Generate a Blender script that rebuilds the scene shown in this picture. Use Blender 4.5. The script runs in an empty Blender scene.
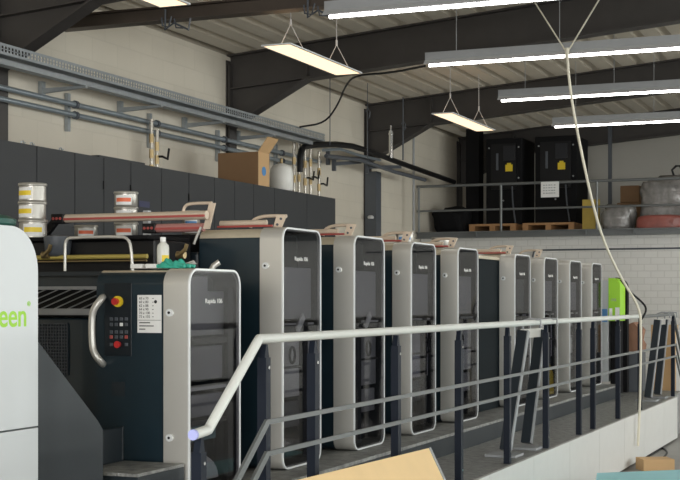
import bpy, bmesh, math, random
from mathutils import Vector, Matrix
random.seed(7)
C = bpy.context.scene.collection
PI = math.pi
EYE = 1.72; F = 1380.0; TH = math.atan(570/1380)
cs, sn = math.cos(TH), math.sin(TH)
# survey helper: where the sight line through a photo pixel meets a real plane of the hall
def at(px, py, X=None, Y=None, Z=None):
    t = (px-340)/F; u = (300-py)/F
    dx = t*cs-sn; dy = t*sn+cs
    k = X/dx if X is not None else (Y/dy if Y is not None else (Z-EYE)/u)
    return Vector((k*dx, k*dy, EYE+k*u))

# ---------------------------------------------------------------- materials
MATS = {}
def mat(name, col, rough=.5, metal=0, noise=0, nscale=8, bump=0, bscale=40, spec=.5, emit=None, estr=0, coat=0):
    if name in MATS: return MATS[name]
    m = bpy.data.materials.new(name); m.use_nodes = True
    N = m.node_tree.nodes; L = m.node_tree.links; b = N['Principled BSDF']
    c = (*col, 1)
    b.inputs['Base Color'].default_value = c
    b.inputs['Roughness'].default_value = rough; b.inputs['Metallic'].default_value = metal
    b.inputs['Specular IOR Level'].default_value = spec
    b.inputs['Coat Weight'].default_value = coat
    tc = N.new('ShaderNodeTexCoord')
    n = N.new('ShaderNodeTexNoise'); n.inputs['Scale'].default_value = nscale; n.inputs['Detail'].default_value = 5
    L.new(tc.outputs['Object'], n.inputs['Vector'])
    r = N.new('ShaderNodeMix'); r.data_type = 'RGBA'
    k = noise if noise else .04
    r.inputs[6].default_value = (*[x*(1-k) for x in col], 1); r.inputs[7].default_value = (*[min(1, x*(1+k)) for x in col], 1)
    L.new(n.outputs['Fac'], r.inputs[0]); L.new(r.outputs[2], b.inputs['Base Color'])
    if bump:
        n2 = N.new('ShaderNodeTexNoise'); n2.inputs['Scale'].default_value = bscale; n2.inputs['Detail'].default_value = 4
        L.new(tc.outputs['Object'], n2.inputs['Vector'])
        bp = N.new('ShaderNodeBump'); bp.inputs['Strength'].default_value = bump; bp.inputs['Distance'].default_value = .01
        L.new(n2.outputs['Fac'], bp.inputs['Height']); L.new(bp.outputs['Normal'], b.inputs['Normal'])
    if emit:
        b.inputs['Emission Color'].default_value = (*emit, 1); b.inputs['Emission Strength'].default_value = estr
    MATS[name] = m; return m

def brick_mat(name, col, mortar, axes, bw, bh, rough=.6, msize=.006, bump=.4):
    m = bpy.data.materials.new(name); m.use_nodes = True
    N = m.node_tree.nodes; L = m.node_tree.links; b = N['Principled BSDF']
    tc = N.new('ShaderNodeTexCoord'); sp = N.new('ShaderNodeSeparateXYZ'); cb = N.new('ShaderNodeCombineXYZ')
    L.new(tc.outputs['Object'], sp.inputs[0]); L.new(sp.outputs[axes[0]], cb.inputs[0]); L.new(sp.outputs[axes[1]], cb.inputs[1])
    br = N.new('ShaderNodeTexBrick'); L.new(cb.outputs[0], br.inputs['Vector'])
    br.inputs['Color1'].default_value = (*col, 1); br.inputs['Color2'].default_value = (*[x*.96 for x in col], 1)
    br.inputs['Mortar'].default_value = (*mortar, 1); br.inputs['Scale'].default_value = 1
    br.inputs['Mortar Size'].default_value = msize; br.inputs['Brick Width'].default_value = bw; br.inputs['Row Height'].default_value = bh
    ns = N.new('ShaderNodeTexNoise'); ns.inputs['Scale'].default_value = 1.3; ns.inputs['Detail'].default_value = 6
    L.new(tc.outputs['Object'], ns.inputs['Vector'])
    mx = N.new('ShaderNodeMix'); mx.data_type = 'RGBA'; mx.blend_type = 'MULTIPLY'; mx.inputs[0].default_value = .22
    L.new(br.outputs['Color'], mx.inputs[6]); L.new(ns.outputs['Color'], mx.inputs[7]); 
    rgb = N.new('ShaderNodeRGBToBW'); L.new(ns.outputs['Color'], rgb.inputs[0]); L.new(rgb.outputs[0], mx.inputs[7])
    L.new(mx.outputs[2], b.inputs['Base Color']); b.inputs['Roughness'].default_value = rough
    bp = N.new('ShaderNodeBump'); bp.inputs['Strength'].default_value = bump; bp.inputs['Distance'].default_value = .006; bp.invert = True
    L.new(br.outputs['Fac'], bp.inputs['Height']); L.new(bp.outputs['Normal'], b.inputs['Normal'])
    return m

def glass_mat(name, tint, gl=.06):
    m = bpy.data.materials.new(name); m.use_nodes = True
    N = m.node_tree.nodes; L = m.node_tree.links; N.remove(N['Principled BSDF']); out = N['Material Output']
    t = N.new('ShaderNodeBsdfTransparent'); t.inputs[0].default_value = (*tint, 1)
    g = N.new('ShaderNodeBsdfGlossy'); g.inputs['Color'].default_value = (1, 1, 1, 1); g.inputs['Roughness'].default_value = .02
    lw = N.new('ShaderNodeLayerWeight'); pw_ = N.new('ShaderNodeMath'); pw_.operation = 'POWER'; pw_.inputs[1].default_value = 4; L.new(lw.outputs['Facing'], pw_.inputs[0])
    ad = N.new('ShaderNodeMath'); ad.operation = 'MULTIPLY_ADD'; ad.inputs[1].default_value = .22; ad.inputs[2].default_value = .03; L.new(pw_.outputs[0], ad.inputs[0])
    lw.inputs['Blend'].default_value = .5
    mx = N.new('ShaderNodeMixShader'); L.new(ad.outputs[0], mx.inputs[0]); L.new(t.outputs[0], mx.inputs[1]); L.new(g.outputs[0], mx.inputs[2])
    L.new(mx.outputs[0], out.inputs[0]); return m

def emit_mat(name, col, s):
    m = bpy.data.materials.new(name); m.use_nodes = True
    b = m.node_tree.nodes['Principled BSDF']; b.inputs['Base Color'].default_value = (.8, .8, .8, 1)
    b.inputs['Emission Color'].default_value = (*col, 1); b.inputs['Emission Strength'].default_value = s
    return m

M = dict(
 wall=brick_mat('painted_block_wall', (.74, .68, .57), (.69, .635, .53), (1, 2), .5, .25, .75, .008, .35),
 wallend=brick_mat('white_brick_wall', (.86, .85, .81), (.74, .73, .69), (0, 2), .22, .11, .6, .008, .5),
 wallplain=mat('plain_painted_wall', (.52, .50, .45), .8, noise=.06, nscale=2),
 floor=mat('concrete_floor', (.33, .32, .30), .55, noise=.15, nscale=3, bump=.15, bscale=30),
 deckroof=mat('roof_sheet', (.54, .49, .40), .6, 0, noise=.08, nscale=3),
 steel=mat('dark_frame_steel', (.050, .045, .042), .5, 0, noise=.2, nscale=5),
 brown=mat('brown_beam_steel', (.075, .058, .045), .5, 0, noise=.2),
 navy=mat('dark_navy_paint', (.010, .024, .034), .32, 0, noise=.2, nscale=6, coat=.2),
 navy2=mat('charcoal_blue_paint', (.013, .020, .026), .45, 0, noise=.1),
 post=mat('railing_post_paint', (.004, .008, .018), .5, 0, spec=.25, noise=.15),
 postdark=mat('dark_post_paint', (.012, .020, .028), .4, 0, noise=.1),
 silver=mat('silver_paint', (.68, .665, .62), .33, .5, noise=.03, nscale=2),
 silver2=mat('brushed_silver', (.58, .55, .49), .25, .7, noise=.05),
 rim=mat('pale_rim', (.82, .84, .84), .3, .1),
 chrome=mat('chrome', (.75, .75, .74), .18, .95),
 black=mat('black_plastic', (.005, .005, .006), .45, spec=.35),
 blackm=mat('black_matte', (.008, .008, .009), .8, spec=.2),
 grey=mat('mid_grey_panel', (.33, .34, .35), .5, noise=.1),
 dgrey=mat('dark_grey_panel', (.085, .095, .11), .45, noise=.1),
 lgrey=mat('light_grey_panel', (.55, .56, .57), .45, noise=.05),
 cover=mat('pale_grey_cover', (.64, .67, .68), .4, .1, noise=.02),
 green=mat('lime_green', (.36, .72, .03), .45),
 cab=mat('cabinet_charcoal', (.034, .037, .041), .6, 0, noise=.08, nscale=2),
 cabd=mat('cabinet_recess', (.01, .011, .012), .6),
 galv=mat('galvanised_steel', (.36, .39, .41), .42, .6, noise=.2, nscale=14),
 pipe=mat('pipe_steel', (.33, .38, .42), .35, .6, noise=.15),
 rail=mat('rail_paint', (.74, .76, .72), .35, noise=.05),
 railg=mat('grey_rail', (.17, .18, .18), .4, .3, noise=.08),
 cap=mat('violet_cap', (.45, .48, .85), .4),
 brass=mat('brass', (.33, .25, .13), .35, .8, noise=.15),
 yellowroll=mat('yellow_roller', (.55, .44, .12), .3, .3),
 pink=mat('pale_pink_roller', (.70, .58, .46), .35, .2, noise=.08),
 redr=mat('red_strip', (.42, .08, .07), .4),
 beige=mat('beige_metal_and_glint', (.62, .55, .42), .35, .3, noise=.15, nscale=20),  # also paints the warm lamp glint on tower and console tops
 tin=mat('tin_can', (.44, .42, .38), .35, .6, noise=.06),
 white=mat('white_paper', (.86, .86, .84), .7),
 yellow=mat('yellow_paint', (.85, .62, .03), .45),
 red=mat('red_plastic', (.60, .03, .03), .35),
 orange=mat('orange_label', (.85, .18, .08), .5),
 teal=mat('teal_glove_rubber', (.05, .45, .33), .5, noise=.2, nscale=30),
 inpan=mat('inner_grey_panel', (.36, .36, .37), .5, noise=.12, nscale=6),
 inlight=mat('inner_light_panel', (.75, .75, .74), .5, noise=.1, nscale=6),
 inlight2=mat('inner_lilac_panel', (.55, .54, .60), .5, noise=.1, nscale=6),
 pinkred=mat('dusty_red_roller', (.48, .22, .20), .4, noise=.15),
 liner=mat('dark_liner', (.02, .022, .025), .5),
 wood=mat('plywood', (.93, .66, .33), .5, noise=.08, nscale=5),
 woodd=mat('pallet_wood', (.50, .27, .12), .7, noise=.2, nscale=15),
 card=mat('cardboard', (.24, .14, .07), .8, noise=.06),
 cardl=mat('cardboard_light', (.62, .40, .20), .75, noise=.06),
 wrap=mat('stretch_wrap', (.27, .26, .25), .15, 0, noise=.7, nscale=9, bump=1.0, bscale=9, spec=.8),
 wrapred=mat('red_wrapped', (.33, .10, .08), .3, noise=.3, bump=.8, bscale=14),
 ochre=mat('ochre_sheet', (.50, .36, .07), .6, noise=.2, bump=.5, bscale=10),
 tread=mat('tread_plate', (.27, .272, .26), .45, .2, noise=.95, nscale=17, bump=.9, bscale=60),
 fascia=mat('fascia_panel', (.66, .655, .63), .45, .1, noise=.04),
 ink=mat('black_print', (.02, .02, .02), .6),
 liquid=mat('yellow_liquid', (.85, .55, .05), .2),
 bottle=mat('milky_bottle', (.72, .72, .66), .25),
 rope=mat('cream_rope', (.75, .71, .58), .7),
 cyan=mat('pale_cyan_sheet', (.45, .88, .95), .5),
 blue=mat('blue_label', (.10, .30, .62), .5),
 tank=mat('tank_white', (.86, .85, .80), .35, noise=.04),
 skin=mat('brown_cloth', (.30, .16, .10), .8, noise=.2),
 glass=glass_mat('smoked_door_glass', (.62, .62, .64)),
 wglass=glass_mat('window_glass', (.95, .97, .97)),
 tube=emit_mat('fluorescent_tube', (1, .97, .92), 14),
 panel=emit_mat('warm_led_panel', (1, .66, .38), 1.75),
)

# ---------------------------------------------------------------- mesh helpers
class MB:
    def __init__(s): s.b = bmesh.new()
    def box(s, x0, x1, y0, y1, z0, z1, bev=0):
        r = bmesh.ops.create_cube(s.b, size=1)
        for v in r['verts']: v.co = Vector((x0+(v.co.x+.5)*(x1-x0), y0+(v.co.y+.5)*(y1-y0), z0+(v.co.z+.5)*(z1-z0)))
        if bev:
            es = list({e for v in r['verts'] for e in v.link_edges})
            bmesh.ops.bevel(s.b, geom=es, offset=bev, segments=2, affect='EDGES', profile=.5)
        return s
    def obox(s, c, size, rot):      # oriented box, rot = Matrix 3x3
        r = bmesh.ops.create_cube(s.b, size=1)
        for v in r['verts']: v.co = Vector(c)+rot@Vector((v.co.x*size[0], v.co.y*size[1], v.co.z*size[2]))
        return s
    def bar(s, a, b, w, h, up=(0, 0, 1)):   # rectangular bar from a to b
        a, b = Vector(a), Vector(b); d = (b-a); L = d.length; d.normalize()
        side = d.cross(Vector(up)).normalized(); u = side.cross(d)
        R = Matrix((side, d, u)).transposed()
        return s.obox((a+b)/2, (w, L, h), R)
    def cyl(s, a, b, r, r2=None, seg=20):
        a, b = Vector(a), Vector(b); d = b-a
        q = Vector((0, 0, 1)).rotation_difference(d.normalized()).to_matrix().to_4x4()
        bmesh.ops.create_cone(s.b, cap_ends=True, segments=seg, radius1=r, radius2=r if r2 is None else r2, depth=d.length,
                              matrix=Matrix.Translation((a+b)/2)@q)
        return s
    def tube(s, pts, r, seg=10, smooth=0, closed=False):
        pts = [Vector(p) for p in pts]
        for _ in range(smooth):
            n = [pts[0]]
            for i in range(len(pts)-1):
                n += [pts[i]*.75+pts[i+1]*.25, pts[i]*.25+pts[i+1]*.75]
            n.append(pts[-1]); pts = n
        rings = []; ref = Vector((.13, .21, 1)).normalized()
        n = len(pts)
        for i, p in enumerate(pts):
            if closed: d = pts[(i+1) % n]-pts[i-1]
            else: d = pts[min(i+1, n-1)]-pts[max(i-1, 0)]
            d.normalize()
            if abs(d.dot(ref)) > .97: ref = Vector((1, .1, .1)).normalized()
            a = d.cross(ref).normalized(); b = a.cross(d).normalized(); ref = b
            # mitre: keep thickness constant through bends
            rings.append([s.b.verts.new(p+a*r*math.cos(2*PI*k/seg)+b*r*math.sin(2*PI*k/seg)) for k in range(seg)])
        m = n if closed else n-1
        for i in range(m):
            A, B = rings[i], rings[(i+1) % n]
            for k in range(seg):
                s.b.faces.new((A[k], A[(k+1) % seg], B[(k+1) % seg], B[k]))
        if not closed:
            s.b.faces.new(rings[0][::-1]); s.b.faces.new(rings[-1])
        return s
    def prism(s, poly, axis, a, b):     # poly: 2-D outline in the other two axes, extruded from a to b along axis
        def P(u, v, w): return {'x': (w, u, v), 'y': (u, w, v), 'z': (u, v, w)}[axis]
        A = [s.b.verts.new(P(u, v, a)) for u, v in poly]; B = [s.b.verts.new(P(u, v, b)) for u, v in poly]
        s.b.faces.new(A[::-1]); s.b.faces.new(B); n = len(poly)
        for i in range(n): s.b.faces.new((A[i], A[(i+1) % n], B[(i+1) % n], B[i]))
        return s
    def ringprism(s, outer, inner, axis, a, b):   # frame between two outlines of equal count
        def P(u, v, w): return {'x': (w, u, v), 'y': (u, w, v), 'z': (u, v, w)}[axis]
        V = [[s.b.verts.new(P(u, v, w)) for u, v in p] for p in (outer, inner) for w in (a, b)]
        n = len(outer)
        for i in range(n):
            j = (i+1) % n
            s.b.faces.new((V[0][i], V[0][j], V[1][j], V[1][i])); s.b.faces.new((V[2][i], V[3][i], V[3][j], V[2][j]))
            s.b.faces.new((V[0][i], V[2][i], V[2][j], V[0][j])); s.b.faces.new((V[1][i], V[1][j], V[3][j], V[3][i]))
        return s
    def lathe(s, prof, c, seg=28):
        rs = []
        for r, z in prof:
            rs.append([s.b.verts.new((c[0]+r*math.cos(2*PI*k/seg), c[1]+r*math.sin(2*PI*k/seg), c[2]+z)) for k in range(seg)])
        for i in range(len(rs)-1):
            for k in range(seg): s.b.faces.new((rs[i][k], rs[i][(k+1) % seg], rs[i+1][(k+1) % seg], rs[i+1][k]))
        s.b.faces.new(rs[0][::-1]); s.b.faces.new(rs[-1]); return s
    def grid(s, nu, nv, fn):
        V = [[s.b.verts.new(fn(i/nu, j/nv)) for j in range(nv+1)] for i in range(nu+1)]
        for i in range(nu):
            for j in range(nv): s.b.faces.new((V[i][j], V[i+1][j], V[i+1][j+1], V[i][j+1]))
        return s
    def build(s, name, m, parent=None, smooth=None, **kw):
        bmesh.ops.recalc_face_normals(s.b, faces=s.b.faces)
        me = bpy.data.meshes.new(name); 
        if smooth:
            for f in s.b.faces: f.smooth = True
            for e in s.b.edges:
                if len(e.link_faces) == 2 and e.calc_face_angle(0) > math.radians(smooth): e.smooth = False
        s.b.to_mesh(me); s.b.free(); me.materials.append(m if not isinstance(m, str) else M[m])
        o = bpy.data.objects.new(name, me); C.objects.link(o)
        if parent: o.parent = parent
        for k, v in kw.items(): o[k] = v
        return o

def rrect(u0, u1, v0, v1, r, seg=7):
    out = []
    for cu, cv, a0 in ((u1-r, v1-r, 0), (u0+r, v1-r, 90), (u0+r, v0+r, 180), (u1-r, v0+r, 270)):
        for k in range(seg+1):
            a = math.radians(a0+90*k/seg); out.append((cu+r*math.cos(a), cv+r*math.sin(a)))
    return out

def tag(o, label, cat, group=None):
    o['label'] = label; o['category'] = cat
    if group: o['group'] = group
    return o
def thing(name, label, cat, loc=(0, 0, 0), group=None):
    o = bpy.data.objects.new(name, None); C.objects.link(o); o.location = loc; o.empty_display_size = .1
    return tag(o, label, cat, group)
def struct(o): o['kind'] = 'structure'; return o
def copy_tree(o, parent=None):
    c = o.copy(); C.objects.link(c)
    if parent: c.parent = parent
    for ch in list(o.children): copy_tree(ch, c)
    return c
def text(name, s, size, loc, rot, m, parent=None, sx=1, align='LEFT', ext=.001):
    cu = bpy.data.curves.new(name, 'FONT'); cu.body = s; cu.size = size; cu.extrude = ext; cu.align_x = align; cu.offset = size*.012 if size > .06 else 0
    t = bpy.data.objects.new('tmp', cu); C.objects.link(t)
    bpy.context.view_layer.update()
    me = bpy.data.meshes.new_from_object(t.evaluated_get(bpy.context.evaluated_depsgraph_get()))
    bpy.data.objects.remove(t); bpy.data.curves.remove(cu)
    me.transform(Matrix.Translation(Vector(loc))@rot.to_4x4()@Matrix.Diagonal((sx, 1, 1, 1)))
    me.materials.clear(); me.materials.append(M[m]); me.name = name
    o = bpy.data.objects.new(name, me); C.objects.link(o)
    if parent: o.parent = parent
    return o
R_PX = Matrix(((0, 0, 1), (1, 0, 0), (0, 1, 0)))      # reads along +Y, faces +X
R_MY = Matrix(((1, 0, 0), (0, 0, -1), (0, 1, 0)))     # reads along +X, faces -Y

# ---------------------------------------------------------------- the hall
WX = -8.0; RX = 6.5; Y0 = -6.0; Y1 = 27.0
def roofz(x): return 4.81+.083*(x+8.1)
struct(MB().box(WX-.3, RX+.3, Y0-.3, Y1+.3, -.2, 0).build('floor', 'floor'))
struct(MB().box(WX-.25, WX, Y0, Y1, 0, 5.2).build('wall_left', 'wall'))
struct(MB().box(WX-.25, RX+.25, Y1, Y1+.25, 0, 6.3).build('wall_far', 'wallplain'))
struct(MB().box(-7.98, RX, 23.05, 23.25, 0, 2.80).build('wall_below_mezzanine', 'wallend'))
# wall behind the camera, open roller door
m = MB(); m.box(WX-.25, -4, Y0-.25, Y0, 0, 6.3); m.box(4, RX+.25, Y0-.25, Y0, 0, 6.3); m.box(-4, 4, Y0-.25, Y0, 4.2, 6.3)
struct(m.build('wall_behind_camera', 'wallplain'))
# right wall with window band
m = MB(); m.box(RX, RX+.25, Y0, Y1, 0, 1.1); m.box(RX, RX+.25, Y0, Y1, 3.7, 6.3)
wins = [(-4.5, -.7), (.3, 4.1), (5.1, 8.9), (9.9, 13.7), (14.7, 18.5), (19.1, 22.6)]  # last window is unseen, added to brighten the white brick wall
ed = [Y0]+[v for w in wins for v in w]+[Y1]
for i in range(0, len(ed), 2): m.box(RX, RX+.25, ed[i], ed[i+1], 1.1, 3.7)
struct(m.build('wall_right', 'wallplain'))
for i, (a, b) in enumerate(wins):
    w = struct(MB().ringprism([(a, 1.1), (b, 1.1), (b, 3.7), (a, 3.7)], [(a+.07, 1.17), (b-.07, 1.17), (b-.07, 3.63), (a+.07, 3.63)], 'x', RX+.08, RX+.16).build('window_%d' % (i+1), 'lgrey'))
    MB().box(RX+.11, RX+.12, a+.07, b-.07, 1.17, 3.63).build('pane', 'wglass', w)
    MB().box(RX+.09, RX+.14, (a+b)/2-.03, (a+b)/2+.03, 1.17, 3.63).build('mullion', 'lgrey', w)
# roof: trapezoidal sheet, ribs running along the hall
prof = []; x = WX-.2
while x < RX+.2:
    z = roofz(x)
    prof += [(x, z), (x+.205, z+.017), (x+.222, z+.20), (x+.315, z+.21)]; x += .33
poly = prof+[(px_, z_+.02) for px_, z_ in prof[::-1]]
b = MB()
A = [[b.b.verts.new((u, w, v)) for u, v in prof] for w in (Y0, Y1)]
for i in range(len(prof)-1): b.b.faces.new((A[0][i], A[0][i+1], A[1][i+1], A[1][i]))
r = bmesh.ops.solidify(b.b, geom=list(b.b.faces), thickness=-.02)
struct(b.build('ceiling', 'deckroof'))
# portal frames
FR = [1.2, 6.02, 10.85, 15.68, 20.46, 25.3]
def rafter_z(x, up): return roofz(x)-(.0 if up else .44)
for fy in FR:
    m = MB()
    hw = .10
    # column I-section
    cx0, cx1 = WX, WX+.055
    m.box(cx0, cx0+.02, fy-hw, fy+hw, 0, 4.75); m.box(cx1-.02, cx1, fy-hw, fy+hw, 0, 4.7); m.box(cx0+.02, cx1-.02, fy-.008, fy+.008, 0, 4.7)
    # web
    m.prism([(-7.98, rafter_z(-7.98, 1)-.02), (RX, rafter_z(RX, 1)-.02), (RX, rafter_z(RX, 0)), (-6.9, rafter_z(-6.9, 0)), (-7.945, 3.93)], 'y', fy-.008, fy+.008)
    # flanges
    m.prism([(-7.98, rafter_z(-7.98, 1)), (RX, rafter_z(RX, 1)), (RX, rafter_z(RX, 1)-.02), (-7.98, rafter_z(-7.98, 1)-.02)], 'y', fy-hw, fy+hw)
    m.prism([(-7.945, 3.93), (-6.9, rafter_z(-6.9, 0)), (RX, rafter_z(RX, 0)), (RX, rafter_z(RX, 0)-.022), (-6.9, rafter_z(-6.9, 0)-.022), (-7.945, 3.905)], 'y', fy-hw, fy+hw)
    m.prism([(-7.94, 4.40), (-6.9, 4.475), (-6.9, 4.46), (-7.94, 4.385)], 'y', fy-hw*.9, fy+hw*.9)
    m.box(-6.9, -6.88, fy-hw*.9, fy+hw*.9, 4.5, 4.86)
    m.box(RX-.26, RX-.24, fy-hw, fy+hw, 0, 5.6); m.box(RX-.02, RX, fy-hw, fy+hw, 0, 5.6); m.box(RX-.24, RX-.02, fy-.008, fy+.008, 0, 5.6)
    struct(m.build('trim_frame_%d' % (FR.index(fy)+1), 'steel'))
# lighting support beam between frames
tag(MB().box(-7.98, 2.5, 11.82, 11.98, 4.46, 4.475).box(-7.98, 2.5, 11.82, 11.98, 4.585, 4.60).box(-7.98, 2.5, 11.89, 11.91, 4.475, 4.585).build('support_beam', 'brown'),
    'brown steel crossbeam with lamp clamps running under the corrugated roof', 'beam')

# ---------------------------------------------------------------- mezzanine
mz = thing('mezzanine', 'raised storage floor with dark steel edge beam above the white brick wall', 'mezzanine', (0, 0, 0))
MB().box(-7.98, RX-.3, 22.9, 26.95, 2.81, 2.90).build('floor_slab', 'dgrey', mz)
m = MB(); m.box(-7.98, RX-.3, 22.78, 22.90, 2.885, 2.90).box(-7.98, RX-.3, 22.78, 22.90, 2.79, 2.805).box(-7.98, RX-.3, 22.86, 22.88, 2.80, 2.89)
for x in (-6.9, -5.0, -4.2, -2.4): m.box(x, x+.012, 22.79, 22.87, 2.80, 2.89)
m.build('edge_beam', mat('edge_beam_grey', (.17, .18, .18), .5, .3), mz)
rl = thing('mezzanine_railing', 'thin grey tube railing along the raised storage floor at the back', 'railing')
MB().cyl((-7.97, 22.83, 3.70), (RX-.4, 22.83, 3.70), .024, seg=12).build('top_rail', 'railg', rl, 40)
MB().cyl((-7.97, 22.83, 3.27), (RX-.4, 22.83, 3.27), .019, seg=12).build('middle_rail', 'railg', rl, 40)
xs = [-7.94, -6.455, -4.81, -3.17, -1.53, .11, 1.75, 3.4, 5.0]
p_ = MB().cyl((0, 22.83, 2.90), (0, 22.83, 3.70), .022, seg=12).build('post', 'railg', rl, 40); p_.location.x = xs[0]
for x in xs[1:]:
    q = p_.copy(); C.objects.link(q); q.location.x = x
# sign on the railing
s_ = thing('paper_sign', 'small white printed paper sheet hung on the storage floor railing', 'sign')
a = at(541, 182, Y=22.79); b = at(559, 197, Y=22.79)
MB().box(a.x, b.x, 22.785, 22.79, b.z, a.z).build('sheet', 'white', s_)
m = MB()
for k in range(4):
    zz = a.z-.05-.045*k
    for j in range(5): m.box(a.x+.04+j*.045, a.x+.04+j*.045+random.uniform(.02, .038), 22.781, 22.785, zz-.014, zz)
m.build('printed_lines', 'grey', s_)
# long cable conduit on the white brick wall
tag(MB().tube([(-5.95, 23.03, 1.2), (-5.95, 23.03, 2.47), (-5.93, 23.03, 2.55), (-5.85, 23.03, 2.57), (2, 23.03, 2.57)], .014).build('cable_conduit', 'dgrey', None, 60),
    'thin grey conduit bent along the top of the white brick wall', 'conduit')

def server_tower(x0, x1, idx, lab):
    t = thing('control_cabinet', lab, 'cabinet', group='black machine cabinets on pallets')
    y0 = 24.0
    MB().box(x0, x1, y0, y0+.9, 3.07, 4.62, .015).build('body', 'blackm', t)
    MB().box(x0+.10, x1-.10, y0-.03, y0, 3.7, 4.52).build('front_door', 'black', t)
    w = x1-x0
    MB().box(x0+.20, x0+.24, y0-.045, y0-.03, 4.05, 4.35).build('gauge_strip', 'dgrey', t)
    MB().box(x0+w*.50, x0+w*.50+.22, y0-.05, y0-.03, 4.22, 4.48).build('display', mat('dark_screen', (.015, .016, .02), .4), t)
    MB().box(x0+w*.56, x0+w*.56+.13, y0-.052, y0-.03, 4.02, 4.14).box(x0+w*.56+.03, x0+w*.56+.10, y0-.052, y0-.03, 4.14, 4.17).build('warning_sticker', 'yellow', t)
    for (u, v) in ((.1, 4.45), (.92, 4.45), (.92, 3.9), (.5, 3.5)): MB().cyl((x0+w*u, y0-.04, v), (x0+w*u, y0-.03, v), .015, seg=10).build('bolt', 'grey', t)
    m = MB().tube([(x0+w*.75, y0-.06, 3.75), (x0+w*.78, y0-.09, 3.45), (x0+w*.85, y0-.08, 3.1)], .014, smooth=2)
    m.build('hanging_cable', 'dgrey', t, 60)
a1 = at(486, 140, Y=24.0).x; b1 = at(522, 140, Y=24.0).x; a2 = at(535, 140, Y=24.0).x; b2 = at(577, 140, Y=24.0).x
server_tower(a1, b1, 0, 'black machine cabinet with yellow sticker, nearer the black steel column on the left')
server_tower(a2, b2, 1, 'black machine cabinet with yellow sticker behind the white paper sign')
for (pa, pb, lab) in ((474, 520, 'orange wooden pallet under the left black machine cabinet'), (527, 578, 'orange wooden pallet under the cabinet behind the paper sign')):
    xa = at(pa, 225, Y=23.9).x; xb = at(pb, 225, Y=23.9).x
    t = thing('wooden_pallet', lab, 'pallet', group='pallets on the storage floor')
    m = MB()
    for k in range(6):
        y = 23.6+k*.25; m.box(xa, xb, y, y+.2, 3.03, 3.068)
    m.build('top_boards', 'woodd', t)
    for k in range(3):
        xx = xa+(xb-xa-.1)*k/2
        MB().box(xx, xx+.1, 23.6, 25.05, 2.902, 3.028).build('runner', 'woodd', t)
# black things beside and between
o = tag(MB().box(at(461, 200, Y=24).x, at(474, 200, Y=24).x, 24.3, 24.6, 2.902, 4.95-.06).build('steel_column', 'blackm'), 'black steel column at the left of the storage floor', 'column')
def crumple(name, m, label, cat, c, s, seed, amp=.12):
    rnd = random.Random(seed); b = bmesh.new(); bmesh.ops.create_icosphere(b, subdivisions=4, radius=1)
    ph = [(rnd.uniform(1.5, 5), rnd.uniform(1.5, 5), rnd.uniform(1.5, 5), rnd.uniform(0, 6)) for _ in range(6)]
    for v in b.verts:
        n = v.co.copy(); k = 1+amp*sum(math.sin(p[0]*n.x+p[1]*n.y+p[2]*n.z+p[3]) for p in ph)/3
        q = Vector([math.copysign(abs(t)**.55, t) for t in n])*k
        q = q*(1+.5*amp*abs(math.sin(ph[0][0]*3*n.x+ph[1][1]*2*n.z))-.5*amp*abs(math.sin(ph[2][0]*3*n.y+ph[3][1]*3*n.z)))
        v.co = Vector((c[0]+q.x*s[0], c[1]+q.y*s[1], max(c[2], c[2]+s[2]*.8+q.z*s[2])))
    mm = MB(); mm.b.free(); mm.b = b
    return tag(mm.build(name, m, None, 60), label, cat)
def pw(px, Y): return at(px, 225, Y=Y).x
crumple('bagged_part', 'blackm', 'black bagged bundle on the storage floor left of the cabinets', 'bundle', ((pw(435, 23.7)+pw(470, 23.7))/2, 23.7, 2.90), (.30, .25, .26), 3)
crumple('wrapped_bundle', 'wrap', 'small grey stretch-wrapped bundle beside the yellow sheet', 'bundle', ((pw(603, 23.4)+pw(637, 23.4))/2-.03, 23.45, 2.90), (.26, .25, .24), 5)
crumple('wrapped_machine', 'wrap', 'large grey plastic-wrapped load at the right end of the storage floor', 'bundle', (pw(668, 23.6), 23.75, 2.90), (.50, .35, .50), 8)
crumple('wrapped_roll', 'wrapred', 'dull red wrapped roll in front of the large plastic-wrapped load', 'roll', (pw(662, 23.3), 23.19, 2.90), (.40, .12, .13), 9, .05)
tag(MB().box(pw(583, 23.5), pw(600, 23.5), 23.45, 23.5, 2.903, 3.44).build('yellow_sheet', 'ochre'), 'mustard yellow sheet standing behind the railing', 'sheet')
tag(MB().box(pw(618, 24.3), pw(642, 24.3), 24.2, 24.6, 2.903, 3.42, .01).build('cardboard_box', 'card'), 'brown cardboard box behind the small wrapped bundle, lower of two', 'box', 'boxes on the storage floor')
tag(MB().box(pw(621, 24.3), pw(640, 24.3), 24.22, 24.5, 3.425, 3.72, .01).build('cardboard_box', 'card'), 'brown cardboard box stacked on another behind the wrapped bundle', 'box', 'boxes on the storage floor')
tag(MB().box(pw(608, 25), pw(611.5, 25), 25.0, 25.06, 2.903, 4.9).build('steel_post', 'dgrey'), 'thin dark steel post at the back of the storage floor', 'post')
tag(MB().tube([at(676, 166, Y=23.6), at(672, 170, Y=23.6), at(674, 176, Y=23.6), at(680, 177, Y=23.6), at(684, 172, Y=23.6), at(680, 166, Y=23.6)], .02, closed=True, smooth=0).build('hook_ring', 'black', None, 60), 'black ring standing above the plastic-wrapped load', 'ring')

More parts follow.
